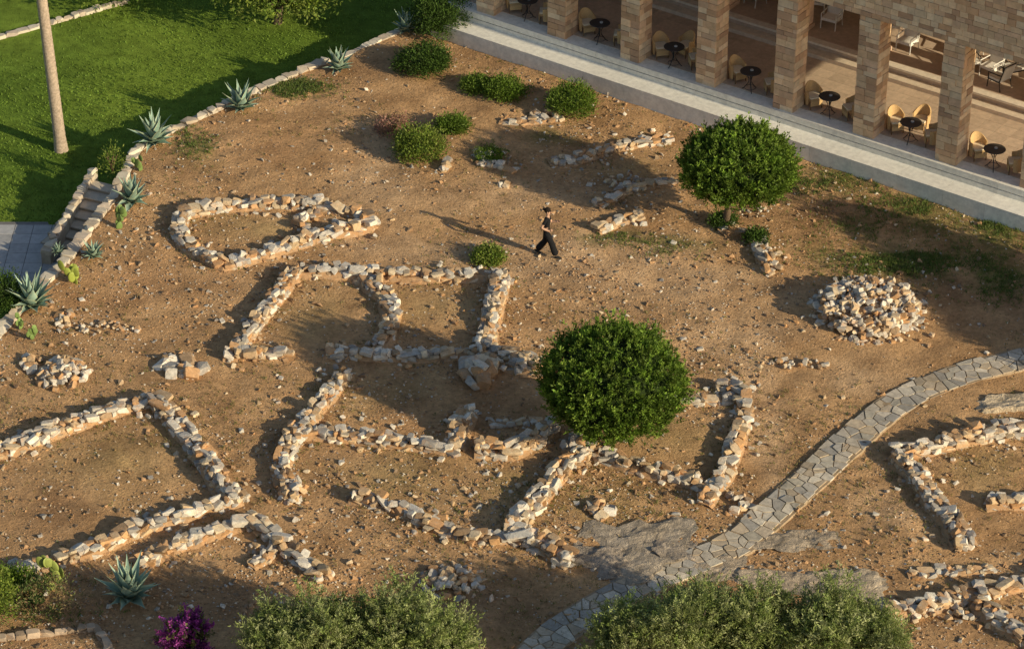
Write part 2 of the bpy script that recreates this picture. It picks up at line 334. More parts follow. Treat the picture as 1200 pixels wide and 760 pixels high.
def heap(u,v,ru,rv,h,n,name='stone_heap',sz=(.14,.34),ring=False):
    acc=Acc(); c=G(u,v); s=SC(u,v); rx=ru/s; ry=rv/(s*math.sin(PITCH))
    th=RNG.uniform(0,6.283,n); r=np.sqrt(RNG.random(n))
    if ring:
        for k in range(int(h/.10)):
            m=int(2*math.pi*rx/.22); t=np.arange(m)/m*6.283+RNG.uniform(0,1); rr=(1-.045*k)*(1+.05*np.sin(t*3+1))+RNG.normal(size=m)*.035
            q=RNG.random(m)>.04+.04*k; t=t[q]; rr=rr[q]; m=len(t)
            stones(acc,np.column_stack([c[0]+rx*rr*np.cos(t),c[1]+rx*rr*np.sin(t),.04+k*.10+RNG.normal(size=m)*.03]),np.stack([RNG.uniform(.13,.36,m),RNG.uniform(.14,.28,m),RNG.uniform(.08,.18,m)],-1),t+1.57+RNG.normal(size=m)*.5,.25)
        r=r*.93; z=h-.13+.16*(1-r**2)+RNG.normal(size=n)*.05
        V=[(c[0]+rx*q_*math.cos(a),c[1]+rx*q_*math.sin(a),zz) for zz,q_ in((-.1,.93),(h-.17,.78)) for a in np.linspace(0,6.283,25)[:-1]]
        Fc=[]
        for i in range(24): j=(i+1)%24; Fc+=[(i,j,24+j),(i,24+j,24+i)]
        V.append((c[0],c[1],h-.02)); Fc+=[(24+i,24+(i+1)%24,48) for i in range(24)]
        acc.add(np.array(V),np.array(Fc),np.tile([.55,.37,.21],(len(V),1)))
        m=70; t=RNG.uniform(0,6.28,m); rr=1.02+np.abs(RNG.normal(size=m))*.12; d=RNG.uniform(.06,.22,m); stones(acc,np.column_stack([c[0]+rx*rr*np.cos(t),c[1]+rx*rr*np.sin(t),.03+0*t]),np.stack([d*1.2,d,d*.7],-1),t,.3)
    else: z=h*(1-r)+.03
    d=sz[0]+(sz[1]-sz[0])*RNG.random(n)**1.5
    stones(acc,np.column_stack([c[0]+rx*r*np.cos(th),c[1]+ry*r*np.sin(th) if not ring else c[1]+rx*r*np.sin(th),z]),np.stack([d*1.2,d*.9,d*.65],-1),RNG.uniform(0,6,n),.35)
    acc.obj(name,M_stone)
heap(1016,368,60,30,.60,520,'round_stone_platform',(.07,.28),True)
heap(74,440,30,18,.3,110); heap(213,432,26,12,.1,18,sz=(.3,.6)); heap(530,683,38,18,.22,120,sz=(.08,.3)); heap(558,440,18,16,.35,14,sz=(.4,.7))
heap(600,425,36,10,.25,40); heap(575,186,25,14,.15,50,sz=(.08,.2)); heap(700,598,18,10,.12,14); heap(865,588,20,10,.1,14); heap(520,195,10,5,.15,4,sz=(.3,.5))
heap(590,218,6,3,.1,3,sz=(.2,.3)); heap(735,215,28,10,.1,40,sz=(.08,.22)); heap(935,428,36,6,.04,30,sz=(.06,.2)); heap(115,386,50,8,.05,50,sz=(.06,.2)); heap(75,375,10,12,.05,14); heap(35,425,12,12,.1,12)
heap(680,527,16,10,.4,14,sz=(.3,.5)); heap(610,610,14,10,.4,10,sz=(.3,.5)); heap(640,138,20,8,.06,20); heap(1100,720,40,10,.06,20,sz=(.08,.25)); heap(885,250,20,8,.06,20,sz=(.05,.15)); heap(170,655,14,8,.2,14); heap(345,575,14,12,.2,20)
def outcrop(u,v,ru,rv,h,rot,seed,col=(.40,.33,.26)):
    c=G(u,v); s=SC(u,v); rx=ru/s; ry=rv/(s*math.sin(PITCH)); V=rockvar(I4V,12,seed)
    n=fbm(V[:,0]*2.2+5,V[:,1]*2.2+V[:,2]+7,5,seed); V=V*(.6+.8*n)[:,None]; V[:,0]*=rx; V[:,1]*=ry; V[:,2]*=h
    V[:,2]+=(fbm(V[:,0]*3+2,V[:,1]*3+5,4,seed+2)-.5)*.14
    cr,sr=math.cos(rot),math.sin(rot); V[:,0],V[:,1]=V[:,0]*cr-V[:,1]*sr,V[:,0]*sr+V[:,1]*cr
    n2=fbm(V[:,0]*2+3,V[:,1]*2,4,seed+5)
    V+=np.array([c[0],c[1],-.03]); cc=np.array(col)*(.6+.8*n2)[:,None]
    fast('rock_outcrop',V,I4F,cc,M_rock,False)
outcrop(738,650,82,34,.17,.15,3,(.46,.38,.29)); outcrop(698,657,40,18,.2,0,5); outcrop(785,640,30,16,.14,0,6); outcrop(1180,474,40,10,.2,.1,7,(.62,.5,.35)); outcrop(985,692,70,24,.15,0,8,(.52,.42,.3)); outcrop(900,680,60,14,.08,-.1,9,(.5,.4,.29)); outcrop(935,632,55,12,.05,.1,12,(.5,.4,.29)); outcrop(840,665,40,14,.08,.2,14,(.5,.4,.29))
def scat(n,u0,u1,v0,v1):
    u=RNG.uniform(u0,u1,n); v=RNG.uniform(v0,v1,n)
    d=FW[None]+RT[None]*((u-600)/FPX)[:,None]-UP[None]*((v-380)/FPX)[:,None]; P=CAM[None]+d*(-CAM[2]/d[:,2])[:,None]
    return P[inb(P[:,0],P[:,1])]
P=scat(64000,-60,1260,-10,820); dens=fbm(P[:,0]*.3,P[:,1]*.3,4,21); P=P[RNG.random(len(P))<np.clip((dens-.26)*2.6,0.10,1)]
n=len(P); sz=RNG.uniform(.02,.06,n)*(1+2.4*(RNG.random(n)**8)); P[:,2]=Hg(P[:,0],P[:,1])+sz*.12
gc=np.vstack([PAL*.95,np.tile([.55,.33,.17],(7,1)),np.tile([.30,.20,.12],(7,1))])
a=Acc(); stones(a,P,np.stack([sz*1.3,sz,sz*.7],-1),RNG.uniform(0,6,n),.3,gc[RNG.integers(0,len(gc),n)]*RNG.uniform(.7,1.05,(n,1)),True); a.obj('ground_pebbles',M_stone)
# weeds / dry tufts
P=scat(18000,-60,1260,20,820); d1=fbm(P[:,0]*.22,P[:,1]*.22,4,31); P=P[RNG.random(len(P))<np.clip((d1-.46)*5,0.03,1)]
Q=[]
for f,L,wd in WALLPTS:
    n=int(L*9); s=RNG.uniform(0,L,n); t=f(np.minimum(s+.1,L))-f(np.maximum(s-.1,0)); t=unit(t); off=(wd*.55+np.abs(RNG.normal(size=n))*.25)*RNG.choice([-1,1],n); xy=f(s)+np.stack([-t[:,1],t[:,0]],-1)*off[:,None]; Q.append(np.column_stack([xy,np.zeros(n)]))
P=np.vstack([P]+Q)
gp=[]
for (u,v,ru,rv,n) in [(1110,265,130,65,5200),(1060,310,90,30,1300),(985,215,80,20,900),(1170,330,50,30,600),(345,103,50,12,700),(130,190,20,25,150),(575,180,22,12,150),(800,290,50,15,200),(730,280,40,12,120),(230,170,30,20,200),(60,700,70,30,300),(320,112,40,12,200),(205,145,20,12,200)]:
    uu=u+RNG.normal(size=n)*ru*.5; vv=v+RNG.normal(size=n)*rv*.5; gp+=[G(x,y) for x,y in zip(uu,vv)]
gp=np.array(gp); gp=gp[inb(gp[:,0],gp[:,1])]; gp=gp[RNG.random(len(gp))<np.clip((fbm(gp[:,0]*.8,gp[:,1]*.8,3,41)-.38)*6,.08,1)]
def tufts(P,cols,name,hh=(.04,.13),k=6):
    P=np.repeat(P,k,0); n=len(P); P=P+np.column_stack([RNG.normal(size=(n,2))*.04,np.zeros(n)]); P[:,2]=Hg(P[:,0],P[:,1])-.01
    c=np.repeat(cols,k,0)*RNG.uniform(.7,1.3,(n,1)); a=Acc(); leaves(P,np.array([0,0,1.])+RNG.normal(size=(n,3))*.55,RNG.uniform(hh[0],hh[1],n),.022,c,a); a.obj(name,M_leaf)
wc=np.array([[.36,.29,.12],[.24,.22,.08],[.42,.31,.16],[.14,.17,.04]]); tufts(P,wc[RNG.integers(0,4,len(P))],'dry_weeds')
tufts(gp,np.array([[.12,.18,.035],[.17,.22,.055]])[RNG.integers(0,2,len(gp))],'green_weeds',(.05,.15),6)
# ------------------------------------------------------------------ flagstone path (crazy paving)
def spline(P,n=12):
    P=np.array(P,float); Q=np.vstack([2*P[0]-P[1],P,2*P[-1]-P[-2]]); out=[]
    for i in range(1,len(Q)-2):
        for t in np.linspace(0,1,n,endpoint=False):
            a,b,c,d=Q[i-1],Q[i],Q[i+1],Q[i+2]; out.append(.5*((2*b)+(-a+c)*t+(2*a-5*b+4*c-d)*t*t+(-a+3*b-3*c+d)*t**3))
    out.append(P[-1]); return np.array(out)
pp=[(1300,395),(1200,420),(1120,442),(1055,470),(1005,508),(950,560),(905,600),(860,638),(800,664),(740,690),(690,718),(650,745),(600,790)]
cl=spline([G(u,v)[:2] for u,v in pp]); L,f=resample(cl,.1)
def frame(s):
    s=np.atleast_1d(s); t=unit(f(np.minimum(s+.2,L))-f(np.maximum(s-.2,0))); return f(s),np.stack([-t[:,1],t[:,0]],-1)
pw=1.0; mb=MB()
ss=np.arange(0,L,.3); c,nn=frame(ss); e1=pw/2+.0+ .07*vnoise(ss*1.5,ss*0,3); V=[];m=len(ss)
for o,z in((-1,-.1),(-1,.03),(1,.03),(1,-.1)):
    q=c+nn*(o*(e1+(0.06 if z<0 else 0)))[:,None]; V+= [(x,y,z+Hg(x,y)*.5) for x,y in q]
F=[(q*m+i,(q+1)*m+i,(q+1)*m+i+1,q*m+i+1) for q in range(3) for i in range(m-1)]
mb.add(V,F,(.40,.29,.18))
FC=np.array([[.52,.46,.36],[.60,.52,.41],[.46,.41,.34],[.56,.45,.32],[.44,.40,.34],[.64,.56,.44],[.5,.4,.28]])
def clip(poly,n,d):
    out=[]
    for i in range(len(poly)):
        a,b=poly[i],poly[(i+1)%len(poly)]; da=a@n-d; db=b@n-d
        if da<=0: out.append(a)
        if da*db<0: out.append(a+(b-a)*(da/(da-db)))
    return out
sd_=[]
for s0 in np.arange(.1,L-.1,.33):
    k=random.choice([2,3,3,4])
    for j in range(k): sd_.append((s0+random.uniform(-.15,.15),((j+.5)/k-.5)*pw+random.uniform(-.11,.11)))
sd_=np.array(sd_)
for p in sd_:
    poly=[p+np.array(q) for q in((-.8,-.8),(.8,-.8),(.8,.8),(-.8,.8))]
    for q in sd_[np.abs(sd_[:,0]-p[0])<1.2]:
        if (q==p).all(): continue
        n_=(q-p); ln=np.linalg.norm(n_); n_=n_/ln; poly=clip(poly,n_,n_@(p+q)/2-.018)
        if len(poly)<3: break
    ed=pw/2+random.uniform(-.08,.06)
    if len(poly)>=3: poly=clip(poly,np.array([0,1.]),ed)
    if len(poly)>=3: poly=clip(poly,np.array([0,-1.]),ed)
    if len(poly)<3: continue
    pts=[]
    for (s,o) in poly:
        cc,n1=frame(min(max(s,0),L)); pts.append(cc[0]+n1[0]*o)
    k5=len(pts); z=.055+random.uniform(-.01,.018); tl=random.uniform(-.03,.03); zz=[Hg(x,y)*.5+tl*(x-pts[0][0]) for x,y in pts]
    V=[(x,y,z-.06+h) for (x,y),h in zip(pts,zz)]+[(x,y,z+h) for (x,y),h in zip(pts,zz)]
    mb.add(V,[tuple(range(k5,2*k5))]+[(i,(i+1)%k5,k5+(i+1)%k5,k5+i) for i in range(k5)],FC[random.randrange(7)]*random.uniform(.82,1.14))
mb.obj('flagstone_path',M_flag)
# ------------------------------------------------------------------ retaining wall + stairs + paving
def coping(pts,zt,zb,wd,name,steps=None,cols=((.66,.57,.44),(.72,.63,.49),(.60,.49,.36),(.55,.45,.35))):
    L,f=resample(np.array(pts),.1); s=0; acc=Acc(); P=[];S=[];Yw=[];Cc=[]
    while s<L-.05:
        l=min(random.uniform(.22,.55),L-s); a=f(np.array([s+.005]))[0]; b=f(np.array([s+l-.005]))[0]; c=(a+b)/2; d=b-a; rz=math.atan2(d[1],d[0]); q=s/L
        z1=(zt if not hasattr(zt,'__len__') else zt[0]*(1-q)+zt[1]*q)+random.uniform(-.03,.03)
        P.append((c[0],c[1],(z1+zb)/2)); S.append((np.linalg.norm(d)*1.05,wd+random.uniform(-.05,.07),(z1-zb)*1.0)); Yw.append(rz+random.uniform(-.06,.06)); Cc.append(np.array(random.choice(cols))*random.uniform(.8,1.1)); s+=l
    P=np.array(P);S=np.array(S);Yw=np.array(Yw);Cc=np.array(Cc); top=P[:,2]+S[:,2]/2
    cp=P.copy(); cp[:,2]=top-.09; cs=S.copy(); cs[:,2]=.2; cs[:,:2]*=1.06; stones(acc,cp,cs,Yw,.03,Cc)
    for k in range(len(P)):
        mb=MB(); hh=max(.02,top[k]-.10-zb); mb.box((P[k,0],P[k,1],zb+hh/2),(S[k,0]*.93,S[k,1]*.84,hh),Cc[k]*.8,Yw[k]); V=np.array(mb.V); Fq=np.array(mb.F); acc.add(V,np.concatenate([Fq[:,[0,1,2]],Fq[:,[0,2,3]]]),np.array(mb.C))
    return acc.obj(name,M_block)
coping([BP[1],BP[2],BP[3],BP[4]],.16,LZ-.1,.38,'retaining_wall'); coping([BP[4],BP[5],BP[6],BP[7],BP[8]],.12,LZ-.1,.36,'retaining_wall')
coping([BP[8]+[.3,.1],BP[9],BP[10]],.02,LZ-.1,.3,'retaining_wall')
A=G(122,212,0); B=G(66,292,LZ); mb=MB(); d=(B-A)[:2]; rz=math.atan2(d[1],d[0]); ln=np.linalg.norm(d); ns=7
for i in range(ns):
    c=A[:2]+d*(i+.5)/ns; zt=LZ*(i+1)/(ns+1)
    mb.box((c[0],c[1],(zt+LZ-.1)/2),(ln/ns-.004,1.15+.01*i,zt-LZ+.1),np.array([.36,.29,.21])*random.uniform(.9,1.1),rz)
    mb.box((c[0]+d[0]/ln*.0,c[1],zt+.02),(ln/ns+.03,1.1,.035),np.array([.6,.51,.39])*random.uniform(.9,1.05),rz)
mb.obj('stone_stairs',M_block)
coping([G(110,197,.1)[:2],G(52,283,0)[:2]],(.15,-.35),LZ-.1,.32,'stair_wall')
mb=MB(); q=[G(-90,262,LZ),G(56,262,LZ),G(80,312,LZ),G(60,330,LZ),G(-90,345,LZ)]
mb.add([(p[0],p[1],LZ+.07) for p in q]+[(p[0],p[1],LZ-.1) for p in q],[tuple(range(4,-1,-1))]+[(i,(i+1)%5,5+(i+1)%5,5+i) for i in range(5)],(.2,.19,.18))
x0=q[0][0]; y0=q[4][1]; 
for i in range(16):
    for j in range(9):
        cx=x0+.35+i*.62; cy=y0+.3+j*.62
        if cx<Xb(cy)-1.3+ (0.9 if cy<q[2][1] else 0) and cy<q[0][1]-.3 and cx<q[2][0]-.3: mb.box((cx,cy,LZ+.08),(.60,.60,.03),np.array([.44,.43,.42])*random.uniform(.8,1.15))
mb.obj('paved_terrace',M_block)
coping([G(-40,58,LZ)[:2],G(60,28,LZ)[:2],G(150,2,LZ)[:2]],LZ+.14,LZ-.1,.3,'stone_kerb')
coping([G(-40,752,0)[:2],G(60,742,0)[:2],G(112,735,0)[:2]],.12,-.2,.22,'garden_edging_wall',cols=((.42,.31,.21),(.5,.38,.27))); coping([G(112,735,0)[:2],G(135,770,0)[:2]],.12,-.2,.22,'garden_edging_wall',cols=((.42,.31,.21),(.5,.38,.27)))
# ------------------------------------------------------------------ hotel building
ZF=1.0
P1=G(657,40,ZF)[:2]; P6=G(1112,187,ZF)[:2]; e=(P6-P1); SP=np.linalg.norm(e)/5; e=e/np.linalg.norm(e); nrm=np.array([e[1],-e[0]]); 
hotel=bpy.data.objects.new('hotel_building',None); scene.collection.objects.link(hotel)
hotel.matrix_world=Matrix(((e[0],-nrm[0],0,P1[0]),(e[1],-nrm[1],0,P1[1]),(0,0,1,0),(0,0,0,1)))
HM=hotel.matrix_world.copy()
def HL(x,y,z): return HM@Vector((x,y,z))
BC=np.array([[.70,.48,.29],[.74,.54,.34],[.64,.41,.24],[.78,.61,.41],[.70,.49,.32],[.54,.35,.22],[.80,.58,.36]])
PH=4.45; x0=-1.5*SP; x1=6.9*SP; pa=.78
mb=MB(); white=(.84,.80,.70)
mb.box(((x0+x1)/2,4.5,ZF/2-.55),(x1-x0,10.0-.8,ZF+1.1-.0),white)
s=x0-.15
while s<x1:
    l=random.uniform(1.5,2.2); c=np.array(white)*random.uniform(.93,1.03)
    mb.box((s+l/2,-.13,ZF-.11+.003),(l-.008,.62,.22),c); mb.box((s+l/2,-.28,.18),(l-.006,.34,1.15),c*.97)
    mb.box((s+l/2,-.86,.28),(l-.008,.84,.62),c*1.03) ; mb.box((s+l/2,-.90,-.3),(l-.01,.80,.58),c*.9); s+=l
mb.obj('terrace_plinth',M_block,parent=hotel)
mb=MB()
for i in range(int((x1-x0)/.6)):
    for j in range(6): mb.box((x0+.3+i*.6,.50+j*.6,ZF+.008),(.59,.59,.02),np.array([.60,.46,.33])*random.uniform(.9,1.1))
mb.obj('veranda_tiles',M_block,parent=hotel)
def pillar(cx,cy,z0,hh,a_,name,par):
    mb=MB(); z=z0; k=0
    mb.box((cx,cy,z0+hh/2),(a_-.04,a_-.04,hh-.01),(.42,.32,.22))
    while z<z0+hh-.05:
        ch=min(random.uniform(.16,.3),z0+hh-z); h2=a_/2; t=.1
        cut=random.uniform(-.14,.14)+(.1 if k%2 else -.1)
        for sgn in(-1,1):
            for (b0,b1) in((-h2,cut),(cut,h2)):
                pr=random.uniform(0,.03)
                mb.box((cx+(b0+b1)/2,cy+sgn*(h2-t/2+pr),z+ch/2),(b1-b0-.012,t,ch-.014),BC[random.randrange(7)]*random.uniform(.8,1.15))
                mb.box((cx+sgn*(h2-t/2+pr*.8+.003),cy+(b0+b1)/2*.97,z+ch/2),(t,(b1-b0-.012)*.97,ch-.014),BC[random.randrange(7)]*random.uniform(.8,1.15))
        z+=ch;k+=1
    mb.obj(name,M_block,parent=par)
for i in range(-1,7): pillar(i*SP,.12,ZF,PH,pa,'pillar',hotel)
mb=MB(); mb.box(((x0+x1)/2,.12,ZF+PH+1.5),(x1-x0,.64,3.0),(.45,.33,.23)); z=ZF+PH+.003; 
while z<ZF+PH+2.9:
    ch=random.uniform(.15,.27); s=x0
    while s<x1:
        l=random.uniform(.2,.6); pr=random.uniform(0,.03)
        mb.box((s+l/2,-.22-pr,z+ch/2),(l-.012,.1,ch-.012),BC[random.randrange(7)]*random.uniform(.85,1.15)); s+=l
    z+=ch
mb.obj('facade_wall',M_block,parent=hotel)
mb=MB(); mb.box(((x0+x1)/2,5.2,ZF+PH+.35),(x1-x0,9.4,.3),(.7,.6,.5)); mb.box(((x0+x1)/2,5.2,ZF+PH+3.15),(x1-x0+.6,11,.3),(.45,.25,.16)); mb.obj('roof',M_block,parent=hotel)
mb=MB(); mb.box(((x0+x1)/2,3.95,ZF+.09),(x1-x0,.5,.16),(.76,.64,.49)); mb.box(((x0+x1)/2,6.9,ZF+.19),(x1-x0,5.5,.36),(.60,.46,.34)); mb.box(((x0+x1)/2,4.2,ZF+.4),(x1-x0,.34,.08),(.82,.72,.58)); mb.box(((x0+x1)/2,7.2,ZF+.5),(x1-x0,.34,.3),(.78,.66,.52)); mb.obj('inner_steps',M_block,parent=hotel)
mb=MB(); mb.box(((x0+x1)/2,9.3,ZF+2.3),(x1-x0,.3,4.6),(.62,.46,.33))
for i in range(-1,6):
    mb.box((i*SP+SP/2,9.12,ZF+1.7),(1.9,.1,2.7),(.03,.035,.04)); mb.box((i*SP+SP/2,9.05,ZF+1.7),(.08,.08,2.7),(.25,.17,.1)); 
    for sg in(-1,1): mb.box((i*SP+SP/2+sg*.97,9.05,ZF+1.7),(.08,.08,2.7),(.25,.17,.1))
    mb.box((i*SP+SP/2,9.05,ZF+3.08),(2.02,.08,.08),(.25,.17,.1))
mb.obj('back_wall_with_doors',M_block,parent=hotel)
for i in range(-1,6): 
    mb=MB(); mb.box((i*SP+.75,4.9,ZF+.37+2.0),(.62,.62,4.1),(.76,.54,.38)); mb.box((i*SP+.75,4.9,ZF+.45),(.72,.72,.16),(.6,.42,.3)); mb.obj('inner_column',M_block,parent=hotel)
mb=MB(); mb.box((x0+.15,5.2,ZF+2.3),(.3,8.0,4.4),(.62,.44,.3)); mb.obj('end_wall',M_block,parent=hotel)
# ------------------------------------------------------------------ furniture
def place(me,name,x,y,z,rz,loc=True):
    ob=bpy.data.objects.new(name,me); scene.collection.objects.link(ob); p=HL(x,y,z); ob.location=p; ob.rotation_euler=(0,0,rz+math.atan2(e[1],e[0])); return ob
def wicker():
    mb=MB(); c=(.66,.44,.21); n=16
    V=[];F=[]
    for i in range(n+1):
        a=math.radians(-25+230*i/n); h=.62+.24*max(0,math.sin(a))**1.5
        for r,z in((.27,.12),(.31,h),(.27,h+.015),(.235,.40)): V.append((r*math.cos(a)*1.02,r*math.sin(a),z))
    for i in range(n):
        for q in range(3): F.append((i*4+q,(i+1)*4+q,(i+1)*4+q+1,i*4+q+1))
    F+=[(0,1,2,3),(n*4+3,n*4+2,n*4+1,n*4)]
    mb.add(V,F,c); mb.box((0,-.02,.36),(.46,.50,.09),(.5,.33,.16)); mb.box((0,-.02,.435),(.44,.46,.06),(.8,.7,.52))
    mb.box((0,-.255,.24),(.44,.03,.2),c)
    for x in(-.22,.22):
        for y in(-.23,.2): mb.tube([(x,y,0),(x*.95,y,.36)],[.02,.025],(.2,.12,.06),6)
    return mb.mesh('wicker_chair',M_wick)
def table():
    mb=MB(); c=(.035,.03,.028); mb.disc((0,0,.72),.36,.025,(.05,.045,.04),24); 
    mb.tube([(math.cos(a)*.36,math.sin(a)*.36,.735) for a in np.linspace(0,6.283,25)],.014,c,6,False)
    for k in range(3):
        a=k*2.094+.4; mb.tube([(math.cos(a)*r,math.sin(a)*r,z) for r,z in((.3,0),(.22,.06),(.07,.28),(.05,.42),(.14,.6),(.26,.72))],.016,c,6)
    mb.tube([(math.cos(a)*.2,math.sin(a)*.2,.1) for a in np.linspace(0,6.283,17)],.01,c,5,False)
    mb.tube([(0,0,.2),(0,0,.72)],.018,c,6); mb.disc((.05,.03,.745),.06,.03,(.5,.5,.48),10)
    return mb.mesh('bistro_table',M_metal)
def lounge(fr=(.8,.78,.72),cu=(.85,.82,.76)):
    mb=MB()
    for x in(-.29,.29):
        mb.tube([(x,-.3,0),(x,-.27,.32),(x,-.28,.58),(x,.2,.6),(x,.3,.62)],.02,fr,6); mb.tube([(x,.3,0),(x,.22,.34),(x,.42,.98)],.02,fr,6); mb.tube([(x,-.3,.33),(x,.25,.33)],.02,fr,6)
    mb.tube([(-.29,.42,.98),(.29,.42,.98)],.02,fr,6); mb.tube([(-.29,-.28,.33),(.29,-.28,.33)],.02,fr,6)
    mb.box((0,-.03,.385),(.54,.56,.09),cu)
    V=[(-.26,.2,.42),(.26,.2,.42),(.26,.4,.98),(-.26,.4,.98),(-.26,.27,.40),(.26,.27,.40),(.26,.47,.96),(-.26,.47,.96)]
    mb.add(V,[(0,1,2,3),(7,6,5,4),(0,4,5,1),(1,5,6,2),(2,6,7,3),(3,7,4,0)],cu)
    return mb.mesh('lounge_chair',M_plain)
mw=wicker(); mt=table(); ml=lounge(); mk_=lounge((.03,.03,.03),(.75,.72,.65))
for i in range(-1,6):
    x=i*SP+SP*.47
    place(mt,'bistro_table',x,.30,ZF+.02,random.uniform(0,1))
    place(mw,'wicker_chair',x-.78,.60+random.uniform(-.1,.1),ZF+.02,math.radians(60+random.uniform(-12,12)))
    place(mw,'wicker_chair',x+.72,.55+random.uniform(-.1,.15),ZF+.02,math.radians(-50+random.uniform(-15,15)))
    if i%3==1: place(mw,'wicker_chair',x-.1,1.25,ZF+.02,math.radians(random.uniform(-20,20)))
    place(ml,'lounge_chair',x+.1+random.uniform(-.2,.2),5.6,ZF+.37,math.radians(random.uniform(-15,15)))
    place(ml,'lounge_chair',x-1.0+random.uniform(-.2,.2),6.5,ZF+.37,math.radians(20+random.uniform(-15,15)))
    if i>=4:
        place(mt,'bistro_table',x+.2,6.5,ZF+.37,.3); place(mk_,'garden_chair',x+.9,6.0,ZF+.37,-.6); place(mk_,'garden_chair',x+.85,5.0,ZF+.37,-1.8); place(mk_,'garden_chair',x-.6,5.5,ZF+.37,.9)
# ------------------------------------------------------------------ foliage
def lumpf(u,seed):
    r=np.random.default_rng(seed); s=0
    for k in range(6):
        w_=r.normal(size=3)*(1.5+k*.8); s=s+np.sin(u@w_+r.uniform(0,6))/(1+k*.4)
    return s/2.5
def crown(acc,c,R,nt,npt,leaf,cols,lump=.08,sig=.16,seed=1,flat=-.85,depth=.25,asp=.45,upb=.3,spread=.8):
    R=np.array(R); u=unit(RNG.normal(size=(nt*2,3))); u=u[u[:,2]>flat][:nt]; m=len(u)
    rr=(1+lump*lumpf(u,seed))*(1-depth*RNG.random(m)**2); T=np.array(c)+u*rr[:,None]*R
    tb=RNG.uniform(.65,1.3,m)*(1+.2*lumpf(u*2.2,seed+3)); cols=np.array(cols); tc_=cols[RNG.integers(0,len(cols),m)]*tb[:,None]
    P=np.repeat(T,npt,0)+RNG.normal(size=(m*npt,3))*sig; U=np.repeat(u,npt,0)
    leaves(P,U+RNG.normal(size=P.shape)*spread+np.array([0,0,upb]),leaf*RNG.uniform(.6,1.4,len(P)),leaf*asp,np.repeat(tc_,npt,0)*RNG.uniform(.75,1.25,(len(P),1)),acc)
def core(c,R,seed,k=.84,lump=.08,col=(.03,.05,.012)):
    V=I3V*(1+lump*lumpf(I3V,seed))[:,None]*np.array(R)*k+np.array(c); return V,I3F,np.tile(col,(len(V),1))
GREEN=[[.13,.21,.025],[.16,.25,.03],[.10,.17,.02],[.19,.275,.04]]
def round_tree(u,v,R,hc,name,dx=0,seed=2,flat=-.75,lump=.075,taper=0.):
    b=G(u,v); em=bpy.data.objects.new(name,None); scene.collection.objects.link(em)
    mb=MB(); c=np.array([b[0]+dx,b[1],hc]); 
    mb.tube([(b[0],b[1],-.1),(b[0]+.03,b[1],.3),(b[0]+dx*.3,b[1]+.05,.8),(b[0]+dx*.7,b[1],hc*.75),(c[0],c[1],hc+.3)],[.17,.13,.11,.1,.05],(.16,.11,.07),9)
    for k in range(9):
        a=k*.7; r=R[0]*random.uniform(.5,.75); z=hc+R[2]*random.uniform(-.3,.5); mb.tube([(b[0]+dx*.4,b[1],hc*.5+.05*k),((c[0]*2+b[0])/3+math.cos(a)*r*.4,c[1]+math.sin(a)*r*.4,hc*.75+.05*k),(c[0]+math.cos(a)*r,c[1]+math.sin(a)*r,z)],[.07,.05,.02],(.15,.10,.06),6)
    mb.obj('trunk',M_trunk,True,em)
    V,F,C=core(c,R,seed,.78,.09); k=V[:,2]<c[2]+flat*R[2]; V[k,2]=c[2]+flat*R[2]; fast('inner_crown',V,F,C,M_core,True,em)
    a=Acc(); Rn=np.array(R)
    for (nt_,npt_,rad,ln) in((1500,28,.89,.26),(480,18,.98,.38)):
        u_=unit(RNG.normal(size=(nt_*2,3))); u_=u_[u_[:,2]>flat][:nt_]; m=len(u_)
        rr=(1+lump*lumpf(u_,seed))*rad*(1-.12*RNG.random(m)**2); off=u_*rr[:,None]*Rn; off[:,:2]*=(1-taper*u_[:,2])[:,None]; T=c+off
        D=unit(u_*.8+np.array([0,0,.75])+RNG.normal(size=(m,3))*.25)
        tb=RNG.uniform(.5,1.35,m)*(1+.35*lumpf(u_*3,seed+3)); cc=np.array(GREEN)[RNG.integers(0,4,m)]*tb[:,None]
        t=RNG.random((m,npt_)); lng=ln*RNG.uniform(.5,1.25,m)
        P=T[:,None]+D[:,None]*(t*lng[:,None])[...,None]+RNG.normal(size=(m,npt_,3))*(.055*(1.15-t))[...,None]
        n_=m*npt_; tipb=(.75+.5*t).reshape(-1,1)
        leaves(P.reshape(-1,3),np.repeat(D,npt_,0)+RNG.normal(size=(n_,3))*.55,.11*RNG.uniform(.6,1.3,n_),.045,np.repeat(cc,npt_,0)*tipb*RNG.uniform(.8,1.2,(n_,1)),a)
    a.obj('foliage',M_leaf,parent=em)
round_tree(850,264,(1.86,1.8,1.16),2.22,'pruned_tree',.33,2,-.85,.10,-.02)
round_tree(713,524,(2.12,2.05,1.58),2.25,'pruned_tree',.05,5,-.9,.085)
